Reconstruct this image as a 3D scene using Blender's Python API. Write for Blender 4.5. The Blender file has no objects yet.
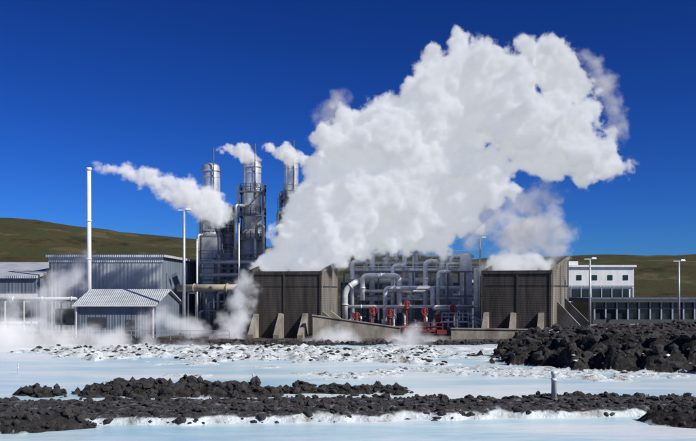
import bpy, math, random
import numpy as np
from mathutils import Vector, Matrix
random.seed(7); rng=np.random.default_rng(7)
scene=bpy.context.scene
scene.view_settings.view_transform='Standard'; scene.view_settings.look='None'; scene.view_settings.exposure=0
col=scene.collection
CAMH=6.0
# image pixel column or row at assumed depth (metres) -> world X or Z
def gx(b,D): return (b-348.0)*D/840.0
def gz(h,D): return CAMH+(290.0-h)*D/840.0

# ---------------------------------------------------------------- materials
def newmat(name):
    m=bpy.data.materials.new(name); m.use_nodes=True
    nt=m.node_tree; b=nt.nodes['Principled BSDF']; return m,nt,b
def N(nt,t,**k):
    n=nt.nodes.new(t)
    for a,v in k.items():
        if a in n.inputs.keys(): n.inputs[a].default_value=v
        else: setattr(n,a,v)
    return n
def surf(name,c,rough=.6,metal=0,var=.25,scale=1.2,bump=.15,bscale=8,stain=None,stretch=(1,1,1),corr=None,corrdir='X',cd=.06):
    m,nt,b=newmat(name); L=nt.links.new
    tc=N(nt,'ShaderNodeTexCoord'); mp=N(nt,'ShaderNodeMapping'); mp.inputs['Scale'].default_value=stretch
    L(tc.outputs['Object'],mp.inputs['Vector'])
    n=N(nt,'ShaderNodeTexNoise'); n.inputs['Scale'].default_value=scale; n.inputs['Detail'].default_value=8; n.inputs['Roughness'].default_value=.65
    L(mp.outputs[0],n.inputs['Vector'])
    cr=N(nt,'ShaderNodeValToRGB'); e=cr.color_ramp.elements
    e[0].position=.3; e[1].position=.7
    lo=[x*(1-var) for x in c]; hi=[min(1,x*(1+var)) for x in c]
    if stain: lo=list(stain)
    e[0].color=(*lo,1); e[1].color=(*hi,1)
    L(n.outputs['Fac'],cr.inputs[0]); L(cr.outputs[0],b.inputs['Base Color'])
    b.inputs['Roughness'].default_value=rough; b.inputs['Metallic'].default_value=metal
    n2=N(nt,'ShaderNodeTexNoise'); n2.inputs['Scale'].default_value=bscale; n2.inputs['Detail'].default_value=6
    L(mp.outputs[0],n2.inputs['Vector'])
    bp=N(nt,'ShaderNodeBump'); bp.inputs['Strength'].default_value=bump; bp.inputs['Distance'].default_value=.1
    L(n2.outputs['Fac'],bp.inputs['Height']); last=bp
    if corr:
        w=N(nt,'ShaderNodeTexWave'); w.bands_direction=corrdir; w.inputs['Scale'].default_value=corr
        L(tc.outputs['Object'],w.inputs['Vector'])
        b2=N(nt,'ShaderNodeBump'); b2.inputs['Strength'].default_value=.9; b2.inputs['Distance'].default_value=cd
        L(w.outputs['Fac'],b2.inputs['Height']); L(bp.outputs[0],b2.inputs['Normal']); last=b2
    L(last.outputs[0],b.inputs['Normal'])
    return m
M={}
M['steel']=surf('stainless_cladding',(.74,.76,.78),.28,.6,.18,.8,.08,3)
M['alu']=surf('aluminium_pipe',(.66,.67,.68),.38,.15,.25,1.5,.06,4)
M['white']=surf('white_paint',(.74,.74,.72),.5,0,.14,1,.05,stretch=(1,1,.3))
M['galv']=surf('galvanised',(.42,.44,.46),.5,.4,.2,2,.05)
M['dark']=surf('dark_steel',(.06,.065,.075),.6,.2,.3,2,.1)
M['mid']=surf('grey_steel',(.13,.15,.18),.55,.3,.3,2,.1)
M['red']=surf('red_paint',(.22,.03,.03),.55,0,.4,2,.05)
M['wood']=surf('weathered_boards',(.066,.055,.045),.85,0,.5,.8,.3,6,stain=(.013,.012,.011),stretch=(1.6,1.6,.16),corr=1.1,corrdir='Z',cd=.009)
M['wood_sunlit']=surf('weathered_boards_sunlit',(.19,.175,.145),.85,0,.4,.8,.3,6,stain=(.055,.047,.040),stretch=(1.6,1.6,.16),corr=1.1,corrdir='Z',cd=.012)  # paler copy of the boards: sunlight on the side walls put into the colour
M['conc']=surf('stained_concrete',(.31,.28,.225),.9,0,.25,.5,.4,5,stain=(.075,.067,.056),stretch=(1,1,.4))
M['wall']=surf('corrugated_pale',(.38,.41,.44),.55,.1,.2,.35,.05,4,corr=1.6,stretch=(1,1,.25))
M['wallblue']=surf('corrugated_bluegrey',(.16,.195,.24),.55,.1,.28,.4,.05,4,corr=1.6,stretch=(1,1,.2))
M['roof']=surf('sheet_roof',(.50,.53,.55),.5,.2,.22,.5,.05,4,corr=1.2)
M['glass']=surf('dark_glazing',(.02,.03,.035),.08,0,.3,.3,.0)
M['greenw']=surf('dark_green_wall',(.06,.075,.07),.6,0,.2,1,.1)
M['lava']=surf('lava_rock',(.034,.031,.029),.95,0,.6,1.3,1.0,7,stain=(.012,.011,.011))
M['rust']=surf('ochre_cladding',(.36,.31,.22),.6,0,.25,1,.05)
M['crust']=surf('silica_crust',(.62,.65,.65),.95,0,.15,2,.5,6,stain=(.36,.37,.36))

# ---------------------------------------------------------------- mesh builder
class MB:
    def __init__(s): s.v=[]; s.f=[]
    def add(s,vs,fs):
        o=len(s.v); s.v+= [tuple(p) for p in vs]; s.f+=[tuple(i+o for i in q) for q in fs]; return s
    def hexa(s,p):  # p: 4 bottom ccw, 4 top
        return s.add(p,[(3,2,1,0),(4,5,6,7),(0,1,5,4),(1,2,6,5),(2,3,7,6),(3,0,4,7)])
    def box(s,x0,x1,y0,y1,z0,z1):
        return s.hexa([(x0,y0,z0),(x1,y0,z0),(x1,y1,z0),(x0,y1,z0),(x0,y0,z1),(x1,y0,z1),(x1,y1,z1),(x0,y1,z1)])
    def slab(s,a,b,t,z0,za,zb=None,z0b=None):
        """upright wall from plan point a to b, thickness t to the left, tops za at a, zb at b"""
        zb=za if zb is None else zb; z0b=z0 if z0b is None else z0b
        a=Vector(a);b=Vector(b);d=(b-a).normalized();n=Vector((-d.y,d.x))*t
        return s.hexa([(a.x,a.y,z0),(b.x,b.y,z0b),(b.x+n.x,b.y+n.y,z0b),(a.x+n.x,a.y+n.y,z0),
                       (a.x,a.y,za),(b.x,b.y,zb),(b.x+n.x,b.y+n.y,zb),(a.x+n.x,a.y+n.y,za)])
    def bar(s,p,q,w=.12,w2=None):
        p=Vector(p);q=Vector(q);d=(q-p).normalized(); w2=w2 or w
        u=d.cross(Vector((0,0,1))); 
        if u.length<.01: u=Vector((1,0,0))
        u.normalize(); v=d.cross(u).normalized()
        u=u*w/2; v=v*w2/2
        return s.hexa([p-u-v,p+u-v,p+u+v,p-u+v,q-u-v,q+u-v,q+u+v,q-u+v])
    def cyl(s,p,q,r,r2=None,n=20,cap=True):
        r2=r if r2 is None else r2
        return s.sweep([Vector(p),Vector(q)],[r,r2],n,cap)
    def sweep(s,pts,rad,n=16,cap=True):
        pts=[Vector(p) for p in pts]
        vs=[];prev=None
        for i,p in enumerate(pts):
            a=pts[max(i-1,0)];b=pts[min(i+1,len(pts)-1)];d=(b-a)
            d=d.normalized() if d.length>1e-6 else Vector((0,0,1))
            if prev is None:
                u=d.orthogonal().normalized()
            else:
                u=(prev-d*prev.dot(d)); u=u.normalized() if u.length>1e-4 else d.orthogonal().normalized()
            prev=u; w=d.cross(u)
            for k in range(n):
                t=2*math.pi*k/n
                vs.append(p+(u*math.cos(t)+w*math.sin(t))*rad[i])
        fs=[]
        for i in range(len(pts)-1):
            for k in range(n):
                a=i*n+k;b=i*n+(k+1)%n
                fs.append((a,b,b+n,a+n))
        if cap:
            fs.append(tuple(range(n-1,-1,-1))); fs.append(tuple(range((len(pts)-1)*n,len(pts)*n)))
        return s.add(vs,fs)
    def pipe(s,pts,r,n=14,flange=True):
        pts=[Vector(p) for p in pts]; out=[pts[0]]
        for i in range(1,len(pts)-1):
            a,b,c=pts[i-1],pts[i],pts[i+1]
            R=min(2.2*r,(a-b).length*.45,(c-b).length*.45)
            p=b+(a-b).normalized()*R;q=b+(c-b).normalized()*R
            for k in range(7):
                t=k/6; out.append(p*(1-t)**2+b*2*t*(1-t)+q*t*t)
        out.append(pts[-1]); s.sweep(out,[r]*len(out),n)
        if flange:
            for i in range(len(pts)-1):
                d=pts[i+1]-pts[i]; L=d.length
                m=max(1,int(L/3.5))
                for k in range(m):
                    c=pts[i]+d*((k+.5)/m); u=d.normalized()*.07
                    s.cyl(c-u,c+u,r*1.22,n=n)
        return s
    def vessel(s,x,y,z0,z1,r,n=28):
        zs=[z0,z1-r*.5]; pts=[Vector((x,y,z0)),Vector((x,y,z1-r*.5))];rad=[r,r]
        for k in range(1,6):
            t=k/5*math.pi/2; pts.append(Vector((x,y,z1-r*.5+math.sin(t)*r*.5)));rad.append(max(.03,r*math.cos(t)))
        return s.sweep(pts,rad,n)
    def rail(s,pts,h=1.1,w=.06,step=1.5):
        pts=[Vector(p) for p in pts]
        for a,b in zip(pts[:-1],pts[1:]):
            for hh in (h,h*.55): s.bar(a+Vector((0,0,hh)),b+Vector((0,0,hh)),w)
            m=max(1,int((b-a).length/step))
            for k in range(m+1):
                c=a.lerp(b,k/m); s.bar(c,c+Vector((0,0,h)),w)
        return s
def obj(name,mb,mat,parent=None,smooth=False):
    me=bpy.data.meshes.new(name); me.from_pydata(mb.v,[],mb.f); me.update()
    o=bpy.data.objects.new(name,me); col.objects.link(o)
    me.materials.append(M[mat] if isinstance(mat,str) else mat)
    if smooth:
        me.polygons.foreach_set('use_smooth',[len(p.vertices)==4 for p in me.polygons]); me.update()
    if parent:
        o.parent=parent; o.matrix_parent_inverse=Matrix.Translation(-parent.location)
    return o
def root(name,x=0,y=0,z=0):
    e=bpy.data.objects.new(name,None); e.location=(x,y,z); e.empty_display_size=.5; col.objects.link(e); return e

# ---------------------------------------------------------------- noise
def vn(x,y,seed=0):
    xi=np.floor(x).astype(np.int64);yi=np.floor(y).astype(np.int64);xf=x-xi;yf=y-yi
    def h(a,b):
        n=(a*374761393+b*668265263+seed*1442695)&0x7fffffff
        n=((n^(n>>13))*1274126177)&0x7fffffff
        return ((n^(n>>16))&0xffff)/65535.0
    u=xf*xf*(3-2*xf);v=yf*yf*(3-2*yf)
    return (h(xi,yi)*(1-u)+h(xi+1,yi)*u)*(1-v)+(h(xi,yi+1)*(1-u)+h(xi+1,yi+1)*u)*v
def fbm(x,y,sc,oc=5,seed=0,g=.5):
    t=0;a=1;s=0
    for i in range(oc):
        t=t+a*vn(x*sc*2**i+17.3*i,y*sc*2**i-9.1*i,seed+i);s+=a;a*=g
    return t/s
def ss(a,b,x):
    t=np.clip((x-a)/(b-a),0,1);return t*t*(3-2*t)

# ---------------------------------------------------------------- ground sheet
def axis(fine0,fine1,step,lo,hi,g):
    c=list(np.arange(fine0,fine1+step,step)); s=step;v=c[-1]
    while v<hi: s*=g; v+=s; c.append(v)
    s=step;v=c[0]
    while v>lo: s*=g; v-=s; c.insert(0,v)
    return np.array(c)
xs=axis(-52,52,.3,-4000,4000,1.09); ys=axis(27,98,.22,-400,6000,1.05)
X,Y=np.meshgrid(xs,ys)
def masks(X,Y):
    w=(fbm(X,Y,.18,4,3)-.5); w2=(fbm(X,Y,.7,4,8)-.5)
    def isl(cx,cy,rx,ry,soft=.35,wob=1.6,w2k=.5):
        d=np.sqrt(((X-cx)/rx)**2+((Y-cy)/ry)**2)+w*wob+w2*w2k
        return 1-ss(1-soft,1+soft,d)
    hw=2.6-.035*X
    road=np.abs(Y+w*1.0-(41.2+.10*X))
    road=1-ss(hw-.2,hw+.9,road+w2*1.4)
    i1=isl(-11.2,49.0,6.6,2.1,.25,.9,1.5); i2=isl(.1,49.5,3.5,1.4,.3,1.1,1.8)
    heap=isl(33.2,72.5,19,12.5,.22,.4)
    nearr=isl(20,38.0,7.5,2.9,.3,.9); nearl=isl(-17,36.2,6,1.6,.3,.9,1.2)
    sil=isl(-9,79,24,10,.4,1.8)
    sil=np.maximum(sil,isl(16,60,20,4,.5,1.8)*.72)
    w3=fbm(X*.45,Y,.35,5,90)
    flats=ss(.48,.62,w3)*ss(53,60,Y)*ss(-32,-14,X)
    bank=ss(89,94,Y+w*6)
    behind=1-ss(24,31,Y+w*3)
    return road,i1,i2,heap,nearr,nearl,sil,flats,bank,behind,w,w2
road,i1,i2,heap,nearr,nearl,sil,flats,bank,behind,w,w2=masks(X,Y)
rough=fbm(X,Y,1.1,4,20)-.5; fine=np.abs(fbm(X,Y,2.1,3,31)-.5)*2
Z=np.full_like(X,-.45)
Z=np.maximum(Z,-.45+road*.85+road*rough*.35)
isle=np.maximum(i1,i2*.8)
Z=np.maximum(Z,-.45+isle*.92+isle*(rough*.9-fine*.55))
Z=np.maximum(Z,-.45+np.maximum(nearr,nearl)*1.0*(1+rough*.8))
Z=np.maximum(Z,-.45+sil*.66+sil*rough*1.15-sil*fine*.15)
Z=np.maximum(Z,-.45+flats*.52+flats*rough*.35)
Z=np.maximum(Z,-.45+heap*2.6*(.75+.5*(fbm(X,Y,.12,3,44)))+heap*rough*.8)
Z=np.maximum(Z,-.45+bank*.6)
Z=np.maximum(Z,-.45+behind*1.0)
plant=ss(92,98,Y); Z=Z*(1-plant)+plant*(np.maximum(heap*2.2-.2,.05)+rough*.12)
ridge=np.interp(X,[-4000,-1200,-373,-270,-185,0,120,250,373,1200,4000],[60,105,84,73,60,42,38,42,41.5,70,60])
hf=ss(300,900,Y)*(1-.35*ss(1000,3000,Y))
hm=fbm(X,Y,.006,6,60)-.5; hm2=fbm(X,Y,.02,5,70)-.5
Z=Z+hf*ridge+hm*12*hf*(1-hf)*3+(hm*5*ss(700,900,Y))+hm2*9*ss(250,600,Y)
nx,ny=len(xs),len(ys)
V=np.stack([X,Y,Z],-1).reshape(-1,3)
idx=np.arange(nx*ny).reshape(ny,nx)
F=np.stack([idx[:-1,:-1],idx[:-1,1:],idx[1:,1:],idx[1:,:-1]],-1).reshape(-1,4)
me=bpy.data.meshes.new('ground'); me.vertices.add(len(V)); me.vertices.foreach_set('co',V.ravel())
me.loops.add(F.size); me.loops.foreach_set('vertex_index',F.ravel().astype(np.int32))
me.polygons.add(len(F)); me.polygons.foreach_set('loop_start',np.arange(0,F.size,4,dtype=np.int32)); me.polygons.foreach_set('loop_total',np.full(len(F),4,dtype=np.int32))
me.update(calc_edges=True)
me.polygons.foreach_set('use_smooth',np.ones(len(F),dtype=bool))
lavam=np.clip(np.maximum.reduce([isle,heap*2,np.maximum(nearr,nearl)]),0,1)
lavam=np.maximum(ss(.25,.6,lavam),ss(.1,.3,heap)*1.5)
lavam=np.maximum(lavam,ss(88,91,Y+w*4))
roadm=ss(.75,.98,road)
grass=ss(150,320,Y)+ss(70,150,np.abs(X))
pad=plant*(1-np.clip(grass,0,1))
C=np.stack([lavam,roadm,np.clip(grass,0,1),pad],-1).reshape(-1,4)
a=me.color_attributes.new('zones','FLOAT_COLOR','POINT'); a.data.foreach_set('color',C.ravel().astype(np.float32))
ground=bpy.data.objects.new('ground',me); col.objects.link(ground)
m,nt,b=newmat('ground_surface'); L=nt.links.new
at=N(nt,'ShaderNodeAttribute'); at.attribute_name='zones'; sp=N(nt,'ShaderNodeSeparateColor'); L(at.outputs['Color'],sp.inputs[0])
geo=N(nt,'ShaderNodeNewGeometry')
def noise(scale,det=8,ro=.6,vec=None):
    n=N(nt,'ShaderNodeTexNoise'); n.inputs['Scale'].default_value=scale;n.inputs['Detail'].default_value=det;n.inputs['Roughness'].default_value=ro
    L(vec or geo.outputs['Position'],n.inputs['Vector']); return n
def ramp(inp,stops):
    c=N(nt,'ShaderNodeValToRGB'); e=c.color_ramp.elements
    while len(e)<len(stops): e.new(.5)
    for k,(p,cc) in enumerate(stops): e[k].position=p; e[k].color=(*cc,1)
    L(inp,c.inputs[0]); return c
def mix(f,a_,b_):
    x=N(nt,'ShaderNodeMix'); x.data_type='RGBA'; L(f,x.inputs[0]); L(a_,x.inputs[6]); L(b_,x.inputs[7]); return x
n1=noise(.9); n2=noise(3.5); n3=noise(.02,12,.72); n4=noise(.25,8,.65)
silc=ramp(n1.outputs['Fac'],[(.32,(.17,.16,.14)),(.42,(.46,.49,.48)),(.55,(.64,.69,.70)),(.75,(.74,.78,.79))])
lavc=ramp(n2.outputs['Fac'],[(.35,(.012,.012,.012)),(.6,(.04,.037,.035)),(.72,(.10,.09,.08))])
roc=ramp(n2.outputs['Fac'],[(.35,(.025,.026,.029)),(.55,(.065,.065,.068)),(.70,(.26,.27,.28))])
hill=ramp(n3.outputs['Fac'],[(.36,(.022,.026,.014)),(.46,(.074,.060,.028)),(.54,(.048,.060,.025)),(.62,(.125,.098,.054)),(.7,(.035,.042,.026))])
padc=ramp(n4.outputs['Fac'],[(.38,(.05,.046,.042)),(.62,(.12,.105,.09))])
edge=N(nt,'ShaderNodeMath',operation='ADD'); L(sp.outputs[0],edge.inputs[0])
ee=N(nt,'ShaderNodeMath',operation='MULTIPLY_ADD'); ee.inputs[1].default_value=1.6; ee.inputs[2].default_value=-.8; L(n1.outputs['Fac'],ee.inputs[0]); L(ee.outputs[0],edge.inputs[1])
edge2=ramp(edge.outputs[0],[(.35,(0,0,0)),(.65,(1,1,1))])
c1=mix(edge2.outputs[0],silc.outputs[0],lavc.outputs[0])
rd=N(nt,'ShaderNodeMath',operation='ADD'); L(sp.outputs[1],rd.inputs[0]); L(ee.outputs[0],rd.inputs[1])
rd2=ramp(rd.outputs[0],[(.3,(0,0,0)),(.7,(1,1,1))])
c2=mix(rd2.outputs[0],c1.outputs[2],roc.outputs[0])
c3=mix(at.outputs['Alpha'],c2.outputs[2],padc.outputs[0])
c4=mix(sp.outputs[2],c3.outputs[2],hill.outputs[0])
L(c4.outputs[2],b.inputs['Base Color']); b.inputs['Roughness'].default_value=.95; b.inputs['Specular IOR Level'].default_value=.1
bp=N(nt,'ShaderNodeBump'); bp.inputs['Strength'].default_value=.7; bp.inputs['Distance'].default_value=.25; L(n2.outputs['Fac'],bp.inputs['Height'])
bp2=N(nt,'ShaderNodeBump'); bp2.inputs['Strength'].default_value=.6; bp2.inputs['Distance'].default_value=8; 
mh=N(nt,'ShaderNodeMath',operation='MULTIPLY'); L(n3.outputs['Fac'],mh.inputs[0]); L(sp.outputs[2],mh.inputs[1]); L(mh.outputs[0],bp2.inputs['Height']); L(bp.outputs[0],bp2.inputs['Normal']); L(bp2.outputs[0],b.inputs['Normal'])
me.materials.append(m)

# lagoon water
mb=MB(); mb.add([(-140,-60,0),(140,-60,0),(140,97,0),(-140,97,0)],[(0,1,2,3)])
m,nt,b=newmat('milky_water'); L=nt.links.new; geo=N(nt,'ShaderNodeNewGeometry')
mp=N(nt,'ShaderNodeMapping'); mp.inputs['Scale'].default_value=(.3,1,1); L(geo.outputs['Position'],mp.inputs[0])
n=noise(.16,8,.68,mp.outputs[0]); c=ramp(n.outputs['Fac'],[(.36,(.35,.56,.67)),(.49,(.54,.69,.75)),(.59,(.72,.78,.79))])
L(c.outputs[0],b.inputs['Base Color']); b.inputs['Roughness'].default_value=.3; b.inputs['IOR'].default_value=1.28
n2=noise(2.2,4,.5,mp.outputs[0]); bp=N(nt,'ShaderNodeBump'); bp.inputs['Strength'].default_value=.35; bp.inputs['Distance'].default_value=.12
L(n2.outputs['Fac'],bp.inputs['Height']); L(bp.outputs[0],b.inputs['Normal'])
obj('lagoon_water',mb,m)

# ---------------------------------------------------------------- lava rocks
def ico():
    import bmesh
    bm=bmesh.new(); bmesh.ops.create_icosphere(bm,subdivisions=1,radius=1)
    v=np.array([q.co[:] for q in bm.verts]);f=np.array([[q.index for q in t.verts] for t in bm.faces]); bm.free(); return v,f
IV,IF=ico()
def hgt(x,y):
    i=np.clip(np.searchsorted(xs,x)-1,0,nx-2); j=np.clip(np.searchsorted(ys,y)-1,0,ny-2)
    return Z[j,i]
def rocks(name,pts,smin,smax,mat='lava',pw=2.2,flat=1):
    vs=[];fs=[];o=0
    for (x,y) in pts:
        s=smin+(smax-smin)*random.random()**pw
        v=IV*(1+rng.uniform(-.32,.32,(len(IV),1)))*np.array([rng.uniform(.7,1.3),rng.uniform(.7,1.3),rng.uniform(.5,1.0)*flat])*s
        t=rng.uniform(0,6.28);R=np.array([[math.cos(t),-math.sin(t),0],[math.sin(t),math.cos(t),0],[0,0,1]])
        v=v@R.T+np.array([x,y,hgt(x,y)+s*.15*flat]); vs.append(v); fs.append(IF+o); o+=len(v)
    v=np.concatenate(vs);f=np.concatenate(fs)
    mb=MB(); mb.v=[tuple(q) for q in v]; mb.f=[tuple(int(i) for i in q) for q in f]
    return obj(name,mb,mat)
def scatter(mask,x0,x1,y0,y1,n,thr=.55):
    out=[];xx=rng.uniform(x0,x1,n*8);yy=rng.uniform(y0,y1,n*8)
    i=np.clip(np.searchsorted(xs,xx)-1,0,nx-1); j=np.clip(np.searchsorted(ys,yy)-1,0,ny-1)
    k=mask[j,i]>thr; return list(zip(xx[k],yy[k]))[:n]
rocks('lava_rock_islet',scatter(i1,-20,-2,45,54,1500,.4),.04,.34,pw=3)
rocks('lava_rock_islet.001',scatter(i2,-6,5,46,53,600,.4),.04,.26,pw=3)
rocks('lava_rock_pile',scatter(heap,8,60,55,92,7000,.3),.08,.55,pw=3.5)
rocks('lava_rock_bank',scatter(nearr,12,28,34,42,800),.05,.3,pw=3)
rocks('lava_rock_bank.001',scatter(nearl,-24,-8,33,39,600),.04,.26,pw=3)
rocks('roadside_gravel',scatter(road,-26,30,35,47,5500,.15),.02,.24,pw=5)
rocks('silica_crust_lumps',scatter(sil,-34,30,56,92,2600,.35),.04,.3,'crust',pw=3,flat=.55)
rocks('dark_shore_stones',scatter(sil,-34,30,66,92,1400,.5),.04,.32,'lava',pw=3,flat=.6)
rocks('shore_boulders',[(rng.uniform(-48,45),rng.uniform(90.5,97)) for _ in range(1500)],.1,.42,'lava')

# ---------------------------------------------------------------- steam exhaust towers (timber silencer boxes)
def silencer(name,FL,FR,BR,BL,zf,zb,fins,side):
    r=root(name,*( (Vector(FL)+Vector(BR))/2 ))
    t=.3
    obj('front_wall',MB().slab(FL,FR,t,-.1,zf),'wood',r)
    obj('side_wall',MB().slab(FR,BR,t,-.1,zf+.02,zb),'wood_sunlit',r)
    obj('back_wall',MB().slab(BR,BL,t,-.1,zb),'wood',r)
    obj('far_side_wall',MB().slab(BL,FL,t,-.1,zb-.02,zf+.02),'wood',r)
    d=(Vector(FR)-Vector(FL)).normalized(); nrm=Vector((d.y,-d.x)); W=(Vector(FR)-Vector(FL)).length
    mb=MB()
    mb.slab(Vector(FL)+nrm*.12,Vector(FR)+nrm*.12,.12,zf-.35,zf+.06)
    for k in (0,.5,.97):
        p=Vector(FL)+d*(W*k)+nrm*.09; mb.slab(p,p+d*.22,.09,0,zf-.35)
    sd=(Vector(BR)-Vector(FR)).normalized(); sn=Vector((sd.y,-sd.x)); SL=(Vector(BR)-Vector(FR)).length
    obj('framing',mb,'wood',r)
    mb=MB()
    for k in (.02,.5,.95):
        p=Vector(FR)+sd*(SL*k)+sn*.09; mb.slab(p,p+sd*.2,.09,0,zf+(zb-zf)*k-.25)
    mb.slab(Vector(FR)+sn*.12,Vector(BR)+sn*.12,.12,zf-.3,zf+.1,zb+.08,zb-.3)
    obj('side_framing',mb,'wood_sunlit',r)
    mb=MB()
    for (u,h,proj,th) in fins:
        p=Vector(FL)+d*u; q=p+nrm*proj
        a=p;b_=q;c=d*th
        mb.add([(a.x,a.y,-.1),(b_.x,b_.y,-.1),(a.x,a.y,h),(a.x+c.x,a.y+c.y,-.1),(b_.x+c.x,b_.y+c.y,-.1),(a.x+c.x,a.y+c.y,h),(b_.x,b_.y,.5),(b_.x+c.x,b_.y+c.y,.5)],
          [(0,1,6,2),(3,5,7,4),(1,4,7,6),(6,7,5,2),(0,2,5,3),(0,3,4,1)])
    obj('buttresses',mb,'conc',r)
    mb=MB()
    for (u,h,proj,th) in side:
        p=Vector(FR)+sd*u; q=p+sn*proj; c=sd*th
        a=p;b_=q
        mb.add([(a.x,a.y,-.1),(b_.x,b_.y,-.1),(a.x,a.y,h),(a.x+c.x,a.y+c.y,-.1),(b_.x+c.x,b_.y+c.y,-.1),(a.x+c.x,a.y+c.y,h),(b_.x,b_.y,.4),(b_.x+c.x,b_.y+c.y,.4)],
          [(0,6,1),(0,2,6),(3,4,7),(3,7,5),(1,6,7,4),(6,2,5,7),(0,3,5,2),(0,1,4,3)])
    obj('side_buttresses',mb,'conc',r)
    obj('baffle_grid',MB().hexa([(FL[0],FL[1],zf-2),(FR[0],FR[1],zf-2),(BR[0],BR[1],zf-2),(BL[0],BL[1],zf-2),(FL[0],FL[1],zf-1.8),(FR[0],FR[1],zf-1.8),(BR[0],BR[1],zf-1.8),(BL[0],BL[1],zf-1.8)]),'dark',r)
    return r
silencer('steam_exhaust_tower',(-12.9,106.2),(-3.3,104.2),(-1.4,112.5),(-11.0,114.3),8.3,9.9,
   [(1.0,3.0,2.4,.7),(4.3,3.1,2.4,.7),(7.4,3.1,2.6,.7)],[(0.2,3.4,4.2,.4),(4.2,3.4,4.2,.4)])
silencer('steam_exhaust_tower',(17.0,106.6),(25.2,104.0),(29.3,111.6),(21.1,114.2),8.4,10.4,
   [(.2,3.2,2.4,.7),(3.6,3.2,2.6,.7),(7.0,3.2,2.8,.7)],[(2.6,4.6,4.0,.4),(6.4,5.0,4.6,.4)])
# retaining walls beside the towers
r=root('concrete_retaining_wall',2,103.5,0)
obj('wall',MB().slab((-4.3,102.2),(6.5,104.0),.4,-.2,2.9,1.3),'conc',r)
obj('coping',MB().slab((-4.35,102.05),(6.55,103.87),.66,2.9,3.04,1.44,1.3),'conc',r)
r=root('concrete_retaining_wall',15,102,0)
obj('wall',MB().slab((12.5,101.6),(30,103.2),.4,-.2,1.3,1.0),'conc',r)
obj('coping',MB().slab((12.45,101.45),(30,103.05),.66,1.3,1.42,1.12,1.0),'conc',r)

# ---------------------------------------------------------------- pipework yard
r=root('geothermal_pipework',8,117,0)
mb=MB(); D=117
def PX(b): return gx(b,D)
def PZ(h): return gz(h,D)
def hp(b0,b1,h,y,rad): mb.pipe([(PX(b0),y,PZ(h)),(PX(b1),y,PZ(h))],rad)
hp(332,478,262,122,.36); hp(350,470,270,119,.30); hp(345,478,298,116,.42); hp(350,440,281,118,.5); hp(420,478,288,116.5,.3); hp(345,470,306,113.4,.22); hp(345,425,291,114.8,.22); hp(360,478,255,121,.22)
for b0,h0,b1,y,rad in [(352,262,352,114.5,.34),(372,254,372,116,.42),(392,266,392,115,.3),(405,250,405,118,.36),(424,262,424,115,.34),(436,272,436,114.5,.25),(452,256,452,118,.3),(365,248,0,119,.22),(415,254,0,120,.2),(446,264,0,116,.2)]:
    mb.pipe([(PX(b0),y,.3),(PX(b0),y,PZ(h0)),(PX(b0)+1.6,y,PZ(h0)),(PX(b0)+1.6,y+3,PZ(h0))],rad)
mb.pipe([(PX(362),114,PZ(300)),(PX(362),114,PZ(276)),(PX(398),114,PZ(276)),(PX(398),114,PZ(312))],.36)
mb.pipe([(PX(384),113.5,.5),(PX(384),113.5,PZ(288)),(PX(430),113.5,PZ(288)),(PX(430),113.5,PZ(308)),(PX(462),113.5,PZ(308))],.3)
mb.pipe([(PX(345),113,PZ(318)),(PX(345),113,PZ(290)),(PX(356),113,PZ(282)),(PX(356),118,PZ(282))],.4)
mb.pipe([(PX(398),120,PZ(270)),(PX(398),120,PZ(247)),(PX(418),120,PZ(247)),(PX(418),120,PZ(280))],.3)
for k in range(12):
    y=112.5; x=PX(350+k*10.5); mb.pipe([(x,y,.2),(x,y,1.9+.4*(k%3)),(x,y+3,1.9+.4*(k%3))],.14)
obj('pipes',mb,'alu',r,True)
mb=MB()
for b0,h1,rad,y in [(465,253,.85,116),(441,262,.5,117),(411,268,.55,116.5),(357,268,.65,120),(387,244,.55,121),(474,268,.5,114)]:
    mb.vessel(PX(b0),y,.2,PZ(h1),rad)
    for zz in np.arange(1.5,PZ(h1)-1,2.2): mb.cyl((PX(b0),y,zz),(PX(b0),y,zz+.12),rad*1.06)
for b0,b1,h,rad,y in [(388,424,297,1.05,119.5),(424,460,300,.9,119)]:
    c=PZ(h); mb.sweep([(PX(b0)-.5,y,c),(PX(b0)-.2,y,c),(PX(b0)+.3,y,c),(PX(b1)-.3,y,c),(PX(b1)+.2,y,c),(PX(b1)+.5,y,c)],[.2,rad*.75,rad,rad,rad*.75,.2],24)
obj('separator_vessels',mb,'alu',r,True)
mb=MB()
for b0 in range(344,480,17):
    for y in (115,121.5): mb.bar((PX(b0),y,0),(PX(b0),y,PZ(272)),.22)
    mb.bar((PX(b0),115,PZ(272)),(PX(b0),121.5,PZ(272)),.2); mb.bar((PX(b0),115,PZ(296)),(PX(b0),121.5,PZ(296)),.2)
for y in (115,121.5):
    for h in (272,296): mb.bar((PX(344),y,PZ(h)),(PX(480),y,PZ(h)),.2)
obj('pipe_rack',mb,'mid',r)
mb=MB(); mb.rail([(PX(344),114.9,PZ(272)+.1),(PX(480),114.9,PZ(272)+.1)],w=.06); mb.rail([(PX(396),118,PZ(258)),(PX(470),118,PZ(258))],w=.06)
mb.rail([(PX(436),109.6,1.9),(PX(462),109.6,1.9)],w=.09,step=.9); 
a0=Vector((PX(462),109.6,1.9)); b0_=Vector((PX(482),109.6,.1)); mb.rail([a0,b0_],w=.09,step=.9)
for k in range(9):
    c=a0.lerp(b0_,k/8); mb.box(c.x-.15,c.x+.15,109.6,110.9,c.z-.04,c.z)
mb.rail([a0+Vector((0,1.3,0)),b0_+Vector((0,1.3,0))],w=.09,step=.9)
mb.box(PX(436),PX(462),109.6,110.9,1.75,1.9)
for b0 in (437,449,461): mb.bar((PX(b0),109.8,0),(PX(b0),109.8,1.75),.12)
obj('walkways_and_stair',mb,'white',r)
mb=MB()
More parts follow.
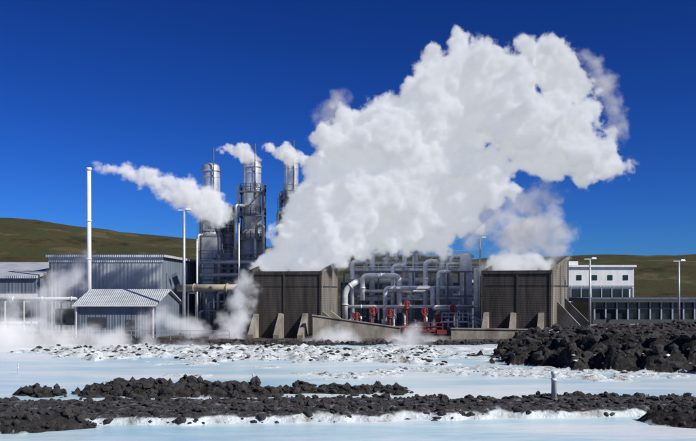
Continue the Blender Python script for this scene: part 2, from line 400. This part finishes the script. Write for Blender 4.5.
for b0,z,R in ((356,2.6,.42),(372,3.3,.5),(388,3.0,.45),(421,3.2,.42),(434,2.4,.4),(448,3.6,.4),(404,4.2,.35)):
    x=PX(b0);y=112
    pts=[(x+math.cos(t)*R,y-.7,z+math.sin(t)*R) for t in np.linspace(0,2*math.pi,21)]
    mb.sweep(pts,[.07]*21,8,False)
    mb.bar((x-R,y-.7,z),(x+R,y-.7,z),.05); mb.bar((x,y-.7,z-R),(x,y-.7,z+R),.05)
    mb.cyl((x,y-.75,z),(x,y+.5,z),.13); mb.cyl((x,y,z-.7),(x,y,z+.3),.32,.22); mb.cyl((x,y,.1),(x,y,z-.7),.12)
mb.pipe([(PX(352),111.5,1.1),(PX(432),111.5,1.1)],.15)
mb.rail([(PX(412),108.5,.6),(PX(436),108.5,.6)],h=1.2,w=.08,step=1.0)
mb.box(PX(404),PX(440),109,111,.3,.8)
obj('valves',mb,'red',r)

# low plant room behind pipework
r=root('pump_house',8,127,0)
obj('walls',MB().box(PX(340),PX(486),125,132,0,PZ(282)),'wallblue',r)
obj('roof',MB().box(PX(338),PX(488),124.6,132.4,PZ(282),PZ(279)),'roof',r)

# ---------------------------------------------------------------- degassing towers with frames
D=125
def tower(b,hw,top,y,frame=None,mast=True,cap=True):
    r=root('gas_exhaust_tower',gx(b,y),y,0); x=gx(b,y); s=y/840; R=hw*s; zt=gz(top,y)
    mb=MB(); mb.vessel(x,y,gz(250,y),zt,R); 
    for z in np.arange(zt-7,zt-1,2.4): mb.cyl((x,y,z),(x,y,z+.14),R*1.04,n=28)
    mb.cyl((x,y,zt-1.3),(x,y,zt-1.15),R*1.1,n=28)
    obj('stack',mb,'steel',r,True)
    mb=MB(); mb.cyl((x,y,.1),(x,y,gz(238,y)),R*1.35,n=28); mb.cyl((x,y,gz(238,y)),(x,y,gz(230,y)),R*1.35,R,n=28)
    obj('absorber',mb,'galv',r,True)
    if mast:
        mb=MB(); mx=x+R*.45; mb.pipe([(mx,y-R*1.15,gz(200,y)),(mx,y-R*1.15,zt+2.0)],.11,8,False); mb.pipe([(mx,y-R*1.15,zt-2),(x,y,zt-2)],.1,8,False)
        obj('vent_pipe',mb,'mid',r)
    if frame:
        fw,ft=frame; zt2=gz(ft,y); mb=MB(); w=fw*s
        c=[(x-w,y-w),(x+w,y-w),(x+w,y+w),(x-w,y+w)]
        for p in c: mb.bar((*p,0),(*p,zt2+1.1),.24)
        lv=list(np.linspace(3,zt2,6))
        for i,z in enumerate(lv):
            for k in range(4):
                a=c[k];b2=c[(k+1)%4]; mb.bar((*a,z),(*b2,z),.22)
                if i: mb.bar((*a,lv[i-1]),(*b2,z),.1)
        obj('steel_frame',mb,'mid',r)
        mb=MB()
        for z in lv[2:]:
            n=16; R2=w*1.15
            ring=[(x+math.cos(t)*R2,y+math.sin(t)*R2,z+.12) for t in np.linspace(0,2*math.pi,n+1)]
            vs=[(x+math.cos(t)*q,y+math.sin(t)*q,z+h) for h in (0,.12) for q in (R*1.02,R2) for t in np.linspace(0,2*math.pi,n,endpoint=False)]
            fs=[]
            for k in range(n):
                j=(k+1)%n; fs+=[(k,j,n+j,n+k),(2*n+k,3*n+k,3*n+j,2*n+j),(n+k,n+j,3*n+j,3*n+k)]
            mb.add(vs,fs); mb.rail(ring,w=.07,step=2)
        lx=x-w*1.05; ly=y-w*1.2
        for q in (-.25,.25): mb.bar((lx+q,ly,0),(lx+q,ly,zt2+1),.07)
        for z in np.arange(.4,zt2,.6): mb.bar((lx-.25,ly,z),(lx+.25,ly,z),.05)
        obj('platforms',mb,'mid',r)
        mb=MB()
        for k,(ox,zz) in enumerate([(-1.2,zt2-2),(1.1,zt2-5),(.4,zt2-7)]):
            mb.pipe([(x+ox*w,y-w-.5,.3),(x+ox*w,y-w-.5,zz),(x+ox*w*.3,y-w*.3,zz)],.22)
        obj('risers',mb,'galv',r,True)
    return r
tower(211,9.3,163,125,(9,222))
tower(252,9.3,159,125,(12,193))
tower(291,7.5,155,127,(10,200))
tower(228,6,205,128,(7,215),mast=False)
r=root('gas_plant_block',-16,128,0)
obj('walls',MB().box(gx(196,127),gx(285,127),127.5,134,0,gz(262,127)),'wallblue',r)
obj('roof',MB().box(gx(195,127),gx(286,127),127.2,134.3,gz(262,127),gz(260,127)),'roof',r)
mb=MB(); 
for k in range(5):
    x=gx(200+k*9,118); mb.pipe([(x,118,0),(x,118,3+1.3*(k%3)),(x+2.2,120,3+1.3*(k%3)),(x+2.2,126,3+1.3*(k%3))],.2)
mb.pipe([(gx(200,119),119,gz(262,119)),(gx(280,119),119,gz(262,119))],.3); mb.pipe([(gx(200,119),119,gz(275,119)),(gx(248,119),119,gz(275,119))],.3)
obj('pipes',mb,'galv',r,True)
mb=MB()
for b_ in range(200,284,14): mb.bar((gx(b_,119),119.6,0),(gx(b_,119),119.6,gz(258,119)),.2)
for h in (258,268,280): mb.bar((gx(200,119),119.6,gz(h,119)),(gx(284,119),119.6,gz(h,119)),.2)
mb.rail([(gx(200,119),119.3,gz(258,119)),(gx(284,119),119.3,gz(258,119))])
obj('pipe_bridge',mb,'mid',r)
# cream duct between sheds and tower
r=root('insulated_duct',-16,110,gz(288,110))
mb=MB(); mb.pipe([(gx(178,112),112,gz(288,112)),(gx(244,110),110,gz(288,110))],.5); obj('duct',mb,'rust',r,True)
mb=MB()
for b_ in (192,210,228): x=gx(b_,111); mb.bar((x-.5,111,0),(x-.5,111,gz(292,111)),.15); mb.bar((x+.5,111,0),(x+.5,111,gz(292,111)),.15); mb.bar((x-.6,111,gz(293,111)),(x+.6,111,gz(293,111)),.15)
obj('supports',mb,'mid',r)

# ---------------------------------------------------------------- left buildings
r=root('turbine_hall',-33,125,0)
P=[(-42,118),(-26,118),(-20.5,136),(-38,138)]
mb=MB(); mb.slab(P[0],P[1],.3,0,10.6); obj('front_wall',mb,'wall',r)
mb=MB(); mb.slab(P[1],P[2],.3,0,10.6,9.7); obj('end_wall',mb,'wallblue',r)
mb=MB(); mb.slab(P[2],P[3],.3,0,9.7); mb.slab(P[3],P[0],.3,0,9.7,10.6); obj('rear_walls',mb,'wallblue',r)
mb=MB(); mb.hexa([(-42.4,117.6,10.62),(-25.6,117.6,10.62),(-20,136.4,9.72),(-38.4,138.4,9.72),(-42.4,117.6,10.95),(-25.6,117.6,10.95),(-20,136.4,10.05),(-38.4,138.4,10.05)]); obj('roof',mb,'roof',r)
mb=MB()
mb.slab((-42.05,117.9),(-25.95,117.9),.1,9.9,10.6); mb.slab((-42,117.88),(-26,117.88),.1,4.6,4.85)
obj('trim',mb,'roof',r)
mb=MB()
for x in (-41,-37.2,-33.4,-29.6): mb.slab((x,117.92),(x+2.6,117.92),.05,1.2,3.4)
obj('windows',mb,'glass',r)
r=root('workshop_annex',-48,118,0)
mb=MB(); mb.box(-62,-42.4,115,128,0,7.6); obj('walls',mb,'wallblue',r)
mb=MB(); mb.hexa([(-62.5,114.6,7.62),(-42.42,114.6,7.62),(-42.42,128,9.9),(-62.5,128,9.9),(-62.5,114.6,7.95),(-42.42,114.6,7.95),(-42.42,128,10.25),(-62.5,128,10.25)]); obj('roof',mb,'roof',r)
mb=MB(); mb.box(-62,-42.5,114.8,114.99,5.0,5.5); mb.box(-62,-42.5,114.85,114.99,1.4,1.7)
for x in np.arange(-60,-43,2.6): mb.box(x,x+.2,114.9,114.99,0,5)
obj('trim',mb,'white',r)
mb=MB(); mb.box(-61.5,-43,114.93,114.98,2.3,4.3); obj('windows',mb,'glass',r)
r=root('pipe_bridge',-36,112,4)
mb=MB(); mb.pipe([(-50,111,gz(299,111)),(gx(86,111),111,gz(299,111)),(gx(86,111),111,.2)],.28); mb.pipe([(-50,111.9,gz(299,111)),(gx(78,111.9),111.9,gz(299,111)),(gx(78,111.9),111.9,.2)],.2); obj('pipes',mb,'white',r,True)
mb=MB()
for x in (-46,-42,-38): mb.bar((x,111.4,0),(x,111.4,4.3),.15); mb.bar((x,110.6,4.35),(x,112.3,4.35),.15)
obj('trestles',mb,'mid',r)
# small shed
r=root('corrugated_shed',-28,109,0)
f0=Vector((-33.8,105));f1=Vector((-24.4,105));dd=Vector((2.0,7.0))
g0=f0+dd;g1=f1+dd;m0=f0+dd/2;m1=f1+dd/2
mb=MB(); mb.slab(f0,f1,.2,0,4.1); mb.slab(g1,g0,.2,0,4.1); mb.slab(m0,f0,.2,0,5.9,4.1); mb.slab(g0,m0,.2,0,4.1,5.9); obj('walls',mb,'wallblue',r)
mb=MB(); mb.slab(f1,m1,.2,0,4.12,5.9); mb.slab(m1,g1,.2,0,5.9,4.12); obj('gable_wall',mb,'wallblue',r)
def q(p,z,ex=0,ey=0): return (p.x+ex,p.y+ey,z)
mb=MB(); mb.hexa([q(f0,4.0,-.5,-.5),q(f1,4.0,.5,-.5),q(m1,5.95,.5,0),q(m0,5.95,-.5,0),q(f0,4.18,-.5,-.5),q(f1,4.18,.5,-.5),q(m1,6.13,.5,0),q(m0,6.13,-.5,0)])
mb.hexa([q(m0,5.95,-.5,0),q(m1,5.95,.5,0),q(g1,4.0,.5,.5),q(g0,4.0,-.5,.5),q(m0,6.12,-.5,0),q(m1,6.12,.5,0),q(g1,4.17,.5,.5),q(g0,4.17,-.5,.5)]); obj('roof',mb,'roof',r)
mb=MB(); mb.box(-27.8,-26.6,104.93,104.99,.1,2.3); mb.box(-32.5,-30.2,104.93,104.99,1.4,2.6); obj('door_and_window',mb,'dark',r)
mb=MB(); mb.bar((-34.3,104.4,4.05),(-23.9,104.4,4.05),.16); mb.bar((-24.3,104.8,0),(-24.3,104.8,4.0),.12); mb.bar((-33.9,104.8,0),(-33.9,104.8,4.0),.12); obj('gutter',mb,'white',r)

# chimney
r=root('vent_chimney',gx(89,110),110,0)
x=gx(89,110); mb=MB(); zt=gz(168,110); mb.sweep([(x,110,0),(x,110,zt)],[.33,.26],20); mb.cyl((x,110,zt-.3),(x,110,zt+.05),.34,n=20); 
for z in (5,10,15): mb.cyl((x,110,z),(x,110,z+.12),.36,n=20)
mb.cyl((x,110,0),(x,110,.5),.8,n=20); obj('flue',mb,'white',r,True)
# lamps
def lamp(b,top,D,double=True,th=.1):
    x=gx(b,D); z=gz(top,D); r=root('street_lamp',x,D,0)
    obj('post',MB().sweep([(x,D,0),(x,D,z)],[th*1.5,th],12),'galv',r,True)
    mb=MB(); mb.bar((x-.75,D,z),(x+.75,D,z),.1)
    for q_ in ((-.75,.75) if double else (.5,)):
        mb.hexa([(x+q_-.32,D-.2,z+.02),(x+q_+.32,D-.2,z+.02),(x+q_+.32,D+.2,z+.02),(x+q_-.32,D+.2,z+.02),(x+q_-.22,D-.12,z+.25),(x+q_+.22,D-.12,z+.25),(x+q_+.22,D+.12,z+.25),(x+q_-.22,D+.12,z+.25)])
    obj('lamp_head',mb,'white',r)
lamp(184,210,103,False,.15); lamp(590,259,108,False,.11); lamp(679,261,112,False); lamp(480,238,112,False,.12)
def mast(b,top,D):
    x=gx(b,D);z=gz(top,D); r=root('utility_pole',x,D,0)
    obj('post',MB().sweep([(x,D,0),(x,D,z)],[.14,.08],10),'white',r,True); obj('cap',MB().cyl((x,D,z),(x,D,z+.2),.14,.02,10),'galv',r)
mast(239,224,113); mast(197,240,116)

# ---------------------------------------------------------------- right buildings
r=root('white_control_building',40,134,0)
D=130
x0,x1=gx(566,D),gx(634,D)
mb=MB(); mb.box(x0,x1,D,144,0,gz(267,D)); obj('walls',mb,'white',r)
mb=MB(); mb.box(x0-.3,x1+.3,D-.3,144.3,gz(267,D),gz(265,D)); mb.box(x0,x0+2.0,D+.5,D+5,gz(265,D),gz(261,D)); obj('roof_parapet',mb,'white',r)
mb=MB()
mb.box(x0+.8,x1-.8,D-.05,D-.004,gz(298,D),gz(289,D))
for k in range(4):
    xx=x0+1.6+k*2.4; mb.box(xx,xx+.8,D-.05,D-.004,gz(280,D),gz(275,D))
obj('windows',mb,'glass',r)
mb=MB()
for k in range(7):
    xx=x0+.6+k*1.6; mb.box(xx,xx+.16,D-.15,D-.06,gz(299,D),gz(288,D))
mb.box(x0,x1,D-.2,D-.16,gz(287,D),gz(285.5,D)); obj('pilasters',mb,'wall',r)
r=root('glazed_visitor_building',52,121,0)
D=117; x0,x1=gx(594,D),gx(790,D)
mb=MB(); mb.box(x0,x1,D+.4,D+12,0,4.3); obj('glazing',mb,'glass',r)
mb=MB(); mb.box(x0-.5,x1+.5,D-.6,D+12.5,4.3,4.9); mb.box(x0-.2,x1,D,D+.38,0,1.9); obj('roof_and_plinth',mb,'greenw',r)
mb=MB(); mb.box(x0-.55,x1+.55,D-.66,D-.6,4.7,4.95); obj('fascia_flashing',mb,'mid',r)
mb=MB()
xx=x0
while xx<x1: mb.box(xx,xx+.2,D+.02,D+.36,1.9,4.3); xx+=1.55
mb.box(x0,x1,D+.1,D+.3,3.35,3.43); obj('mullions',mb,'galv',r)
r=root('handrail_fence',34,104,0)
obj('rails',MB().rail([(30,104,.6),(58,106,.9)],h=1.1,w=.07,step=2.2),'galv',r)
r=root('handrail_fence',-20,100,0)
obj('rails',MB().rail([(-44,99,.1),(-14,99,.1)],h=1.1,w=.06,step=2.2),'galv',r)

# markers
def post(b,D,h,rad,mat='alu'):
    x=gx(b,D); z0=hgt(x,D)-.1; r=root('marker_post',x,D,z0)
    obj('post',MB().sweep([(x,D,z0),(x,D,z0+h*.86),(x,D,z0+h*.88),(x,D,z0+h*.97),(x,D,z0+h)],[rad,rad*.95,rad*1.12,rad*1.1,rad*.5],20),mat,r,True)
    obj('reflector_band',MB().cyl((x,D,z0+h*.66),(x,D,z0+h*.76),rad*1.04,n=20),'white',r,True)
    obj('foot',MB().cyl((x,D,z0),(x,D,z0+.18),rad*1.5,rad*1.3,n=20),'conc',r)
post(554,43.2,1.6,.14); post(253,52,1.4,.05); post(18,60,1.1,.05)

# ---------------------------------------------------------------- steam (scattering volume plus an added glow for light bouncing inside)
def sphmesh(sph,sub=3):
    import bmesh
    bm=bmesh.new(); bmesh.ops.create_icosphere(bm,subdivisions=sub,radius=1)
    v=np.array([q.co[:] for q in bm.verts]);f=np.array([[q.index for q in t.verts] for t in bm.faces]); bm.free()
    vs=[];fs=[];o=0
    for s_ in sph:
        x,y,z,r_=s_[:4]; vs.append(v*r_+np.array([x,y,z])); fs.append(f+o); o+=len(v)
    return np.concatenate(vs),np.concatenate(fs)
def mesh_from(name,v,f):
    me=bpy.data.meshes.new(name); me.from_pydata(v.tolist(),[],f.tolist()); me.update()
    o=bpy.data.objects.new(name,me); col.objects.link(o); return o
def volmat(name,dens,emis,nscale,lo,hi,color=(1,1,1),aniso=-.35,amp=2.2,det=4,ec=(.93,.95,1)):
    m=bpy.data.materials.new(name); m.use_nodes=True; nt=m.node_tree; nt.nodes.clear(); L=nt.links.new
    out=N(nt,'ShaderNodeOutputMaterial'); at=N(nt,'ShaderNodeAttribute'); at.attribute_name='density'
    n=N(nt,'ShaderNodeTexNoise'); n.inputs['Scale'].default_value=nscale; n.inputs['Detail'].default_value=det; n.inputs['Roughness'].default_value=.6
    tcc=N(nt,'ShaderNodeTexCoord'); L(tcc.outputs['Object'],n.inputs['Vector'])
    a=N(nt,'ShaderNodeMath',operation='MULTIPLY_ADD'); a.inputs[1].default_value=amp; a.inputs[2].default_value=-amp/2; L(n.outputs['Fac'],a.inputs[0])
    s=N(nt,'ShaderNodeMath',operation='ADD'); L(a.outputs[0],s.inputs[0]); L(at.outputs['Fac'],s.inputs[1])
    mr=N(nt,'ShaderNodeMapRange'); mr.interpolation_type='SMOOTHSTEP'; mr.inputs['From Min'].default_value=lo; mr.inputs['From Max'].default_value=hi; L(s.outputs[0],mr.inputs['Value'])
    g=N(nt,'ShaderNodeMath',operation='MULTIPLY'); L(mr.outputs[0],g.inputs[0]); 
    gt=N(nt,'ShaderNodeMath',operation='MINIMUM'); gt.inputs[1].default_value=1; gm=N(nt,'ShaderNodeMath',operation='MULTIPLY'); gm.inputs[1].default_value=4; L(at.outputs['Fac'],gm.inputs[0]); L(gm.outputs[0],gt.inputs[0]); L(gt.outputs[0],g.inputs[1])
    d=N(nt,'ShaderNodeMath',operation='MULTIPLY'); d.inputs[1].default_value=dens; L(g.outputs[0],d.inputs[0])
    sc=N(nt,'ShaderNodeVolumeScatter'); sc.inputs['Color'].default_value=(*color,1); sc.inputs['Anisotropy'].default_value=aniso; L(d.outputs[0],sc.inputs['Density'])
    em=N(nt,'ShaderNodeEmission'); em.inputs['Color'].default_value=(*ec,1); es=N(nt,'ShaderNodeMath',operation='MULTIPLY'); es.inputs[1].default_value=emis; L(d.outputs[0],es.inputs[0]); L(es.outputs[0],em.inputs['Strength'])  # added glow stands in for light scattered repeatedly within the vapour
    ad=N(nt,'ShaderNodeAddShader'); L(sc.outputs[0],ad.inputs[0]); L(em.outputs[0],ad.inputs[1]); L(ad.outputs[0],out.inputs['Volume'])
    return m
def gnvol(o,mat,voxel,band):
    ng=bpy.data.node_groups.new('steam_volume','GeometryNodeTree')
    ng.interface.new_socket('Geometry',in_out='INPUT',socket_type='NodeSocketGeometry'); ng.interface.new_socket('Geometry',in_out='OUTPUT',socket_type='NodeSocketGeometry')
    i=ng.nodes.new('NodeGroupInput');t=ng.nodes.new('NodeGroupOutput'); m2v=ng.nodes.new('GeometryNodeMeshToVolume')
    m2v.resolution_mode='VOXEL_SIZE'; m2v.inputs['Voxel Size'].default_value=voxel; m2v.inputs['Interior Band Width'].default_value=band; m2v.inputs['Density'].default_value=1
    sm=ng.nodes.new('GeometryNodeSetMaterial'); sm.inputs['Material'].default_value=mat
    ng.links.new(i.outputs[0],m2v.inputs['Mesh']); ng.links.new(m2v.outputs[0],sm.inputs[0]); ng.links.new(sm.outputs[0],t.inputs[0])
    md=o.modifiers.new('volume','NODES'); md.node_group=ng
    o.data.materials.append(mat)
def remesh(o,vs): 
    md=o.modifiers.new('remesh','REMESH'); md.mode='VOXEL'; md.voxel_size=vs; md.use_smooth_shade=True

prim=[(256,267,7,.2),(266,262,12,.2),(278,252,16,.1),(284,264,16,.1),(312,260,22,.1),(292,242,22,.1),(330,242,34,0),(304,212,27,.1),(345,208,40,0),(378,230,32,.1),(410,237,26,.2),(440,240,18,.4),(322,172,24,.2),(326,142,18,.5),
 (362,168,44,0),(408,195,44,0),(446,205,36,.1),(352,130,26,.2),(384,112,20,.2),(392,135,38,0),(438,150,46,0),(478,180,34,.1),(424,104,28,.1),(446,74,30,.1),(480,60,27,.1),(476,108,42,0),(512,72,28,.1),(518,118,38,0),
 (543,62,26,.2),(568,84,26,.25),(562,124,34,.1),(538,156,28,.1),(584,150,29,.2),(608,168,19,.2),(588,174,14,.3),(498,194,20,.3),(592,106,18,.5),(460,44,14,.3),(530,48,16,.3),(548,46,12,.3),(626,170,12,.3),(470,222,16,.5),(612,130,13,.6)]
S=[]
for (b_,h_,r_,so_) in prim:
    D=110+ (b_-300)*.012 + random.uniform(-4,4)*(1 if b_>290 else .4); s=D/840
    S.append((gx(b_,D),D,gz(h_,D),r_*s*.86,so_))
S2=list(S)
for (x,y,z,r_,so_) in S:
    for k in range(18):
        v=Vector(rng.normal(size=3)).normalized(); rr=r_*random.uniform(.25,.5)
        c=Vector((x,y,z))+v*(r_*1.05-rr*.2)
        if c.z-rr<7.2: continue
        S2.append((c.x,c.y,c.z,rr,so_))
        if rr>1.0:
            for j in range(4):
                v2=(v+Vector(rng.normal(size=3))*.6).normalized(); r3=rr*random.uniform(.25,.45); c2=c+v2*(rr*1.0-r3*.2)
                if c2.z-r3>7.4: S2.append((c2.x,c2.y,c2.z,r3,so_))
hull=[(x,y,z,rr+.7) for (x,y,z,rr,so_) in S2 if z-rr>6.6]
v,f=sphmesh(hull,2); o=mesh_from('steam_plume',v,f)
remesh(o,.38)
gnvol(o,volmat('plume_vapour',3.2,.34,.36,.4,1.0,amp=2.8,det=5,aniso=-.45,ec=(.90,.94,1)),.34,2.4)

def wisp(name,path,band,dens,lo=.35,hi=1.0,ns=.5,emis=.36,jit=.3,n=40,vox=.25,amp=2.2):
    """path: (b,h,r,D)"""
    S=[]
    for k in range(n):
        t=k/(n-1)*(len(path)-1); i=min(int(t),len(path)-2); u=t-i
        p=[path[i][j]*(1-u)+path[i+1][j]*u for j in range(4)]; D=p[3]; s=D/840
        rr=p[2]*s*random.uniform(.75,1.1); x=gx(p[0],D)+rng.normal()*rr*jit; z=gz(p[1],D)+rng.normal()*rr*jit
        S.append((x,D+rng.normal()*rr*jit,z,rr))
    v,f=sphmesh(S,2); o=mesh_from(name,v,f); remesh(o,max(.15,vox))
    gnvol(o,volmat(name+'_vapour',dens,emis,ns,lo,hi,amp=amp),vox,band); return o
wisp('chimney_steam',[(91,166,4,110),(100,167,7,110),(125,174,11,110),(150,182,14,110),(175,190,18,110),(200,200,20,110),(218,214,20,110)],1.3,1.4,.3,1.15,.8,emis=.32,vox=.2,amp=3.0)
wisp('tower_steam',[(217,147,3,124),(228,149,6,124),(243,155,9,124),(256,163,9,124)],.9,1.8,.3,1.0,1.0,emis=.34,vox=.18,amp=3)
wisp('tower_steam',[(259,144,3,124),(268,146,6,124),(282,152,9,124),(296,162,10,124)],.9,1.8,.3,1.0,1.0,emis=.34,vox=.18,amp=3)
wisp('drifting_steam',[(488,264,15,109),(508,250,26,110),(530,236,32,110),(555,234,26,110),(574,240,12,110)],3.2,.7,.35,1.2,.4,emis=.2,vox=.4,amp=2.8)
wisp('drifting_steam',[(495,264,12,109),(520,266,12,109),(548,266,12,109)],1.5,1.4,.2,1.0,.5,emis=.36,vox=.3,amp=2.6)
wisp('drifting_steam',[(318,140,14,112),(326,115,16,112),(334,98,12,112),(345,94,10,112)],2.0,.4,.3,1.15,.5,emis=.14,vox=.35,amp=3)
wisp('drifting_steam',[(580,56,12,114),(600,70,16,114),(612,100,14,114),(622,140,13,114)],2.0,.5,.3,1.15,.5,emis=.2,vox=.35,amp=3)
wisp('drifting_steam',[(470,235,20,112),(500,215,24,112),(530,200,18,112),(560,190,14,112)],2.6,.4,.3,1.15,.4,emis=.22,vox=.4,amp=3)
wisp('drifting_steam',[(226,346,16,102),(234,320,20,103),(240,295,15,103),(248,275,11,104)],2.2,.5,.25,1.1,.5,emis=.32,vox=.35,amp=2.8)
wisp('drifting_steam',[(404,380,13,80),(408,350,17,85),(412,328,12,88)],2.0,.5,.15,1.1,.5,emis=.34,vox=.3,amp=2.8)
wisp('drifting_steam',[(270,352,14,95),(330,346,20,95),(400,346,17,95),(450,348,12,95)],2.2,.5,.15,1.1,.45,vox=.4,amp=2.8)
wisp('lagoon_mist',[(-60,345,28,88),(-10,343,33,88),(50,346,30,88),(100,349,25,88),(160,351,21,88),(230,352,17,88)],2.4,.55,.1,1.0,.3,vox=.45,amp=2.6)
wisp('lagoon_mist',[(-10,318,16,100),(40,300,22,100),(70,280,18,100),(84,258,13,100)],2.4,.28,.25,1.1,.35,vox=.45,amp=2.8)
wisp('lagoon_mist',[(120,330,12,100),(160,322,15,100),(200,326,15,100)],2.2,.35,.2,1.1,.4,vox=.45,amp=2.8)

# ---------------------------------------------------------------- light
sv=Vector((.72,-.45,.70)).normalized()
el=math.asin(sv.z); az=math.atan2(sv.x,sv.y)
su=bpy.data.lights.new('sun','SUN'); su.energy=5.0; su.angle=math.radians(.5); su.color=(1,.965,.91)
so=bpy.data.objects.new('sun',su); so.rotation_euler=(-sv).to_track_quat('-Z','Y').to_euler(); so.location=(60,-40,80); col.objects.link(so)
w_=bpy.data.worlds.new('World'); scene.world=w_; w_.use_nodes=True; nt=w_.node_tree; bg=nt.nodes['Background']
sk=nt.nodes.new('ShaderNodeTexSky'); sk.sky_type='NISHITA'; sk.sun_disc=False; sk.sun_elevation=el; sk.sun_rotation=az; sk.air_density=1.0; sk.dust_density=.1; sk.ozone_density=3; sk.altitude=1500
def mul(inp,c):
    mx=nt.nodes.new('ShaderNodeMix'); mx.data_type='RGBA'; mx.blend_type='MULTIPLY'; mx.clamp_result=False; mx.inputs[0].default_value=1; mx.inputs[7].default_value=(*c,1)
    nt.links.new(inp,mx.inputs[6]); return mx.outputs[2]
a=mul(sk.outputs[0],(.038,.0675,.09))
g=nt.nodes.new('ShaderNodeGamma'); g.inputs[1].default_value=1.6; nt.links.new(a,g.inputs[0])
a=mul(g.outputs[0],(8,8.3,12)); nt.links.new(a,bg.inputs['Color']); bg.inputs['Strength'].default_value=.1

cam=bpy.data.cameras.new('camera'); co=bpy.data.objects.new('camera',cam); col.objects.link(co)
co.location=(0,0,CAMH); co.rotation_euler=(math.radians(90),0,0); cam.sensor_width=36; cam.lens=43.45; cam.shift_y=.1; cam.clip_end=12000; cam.clip_start=.5
scene.camera=co
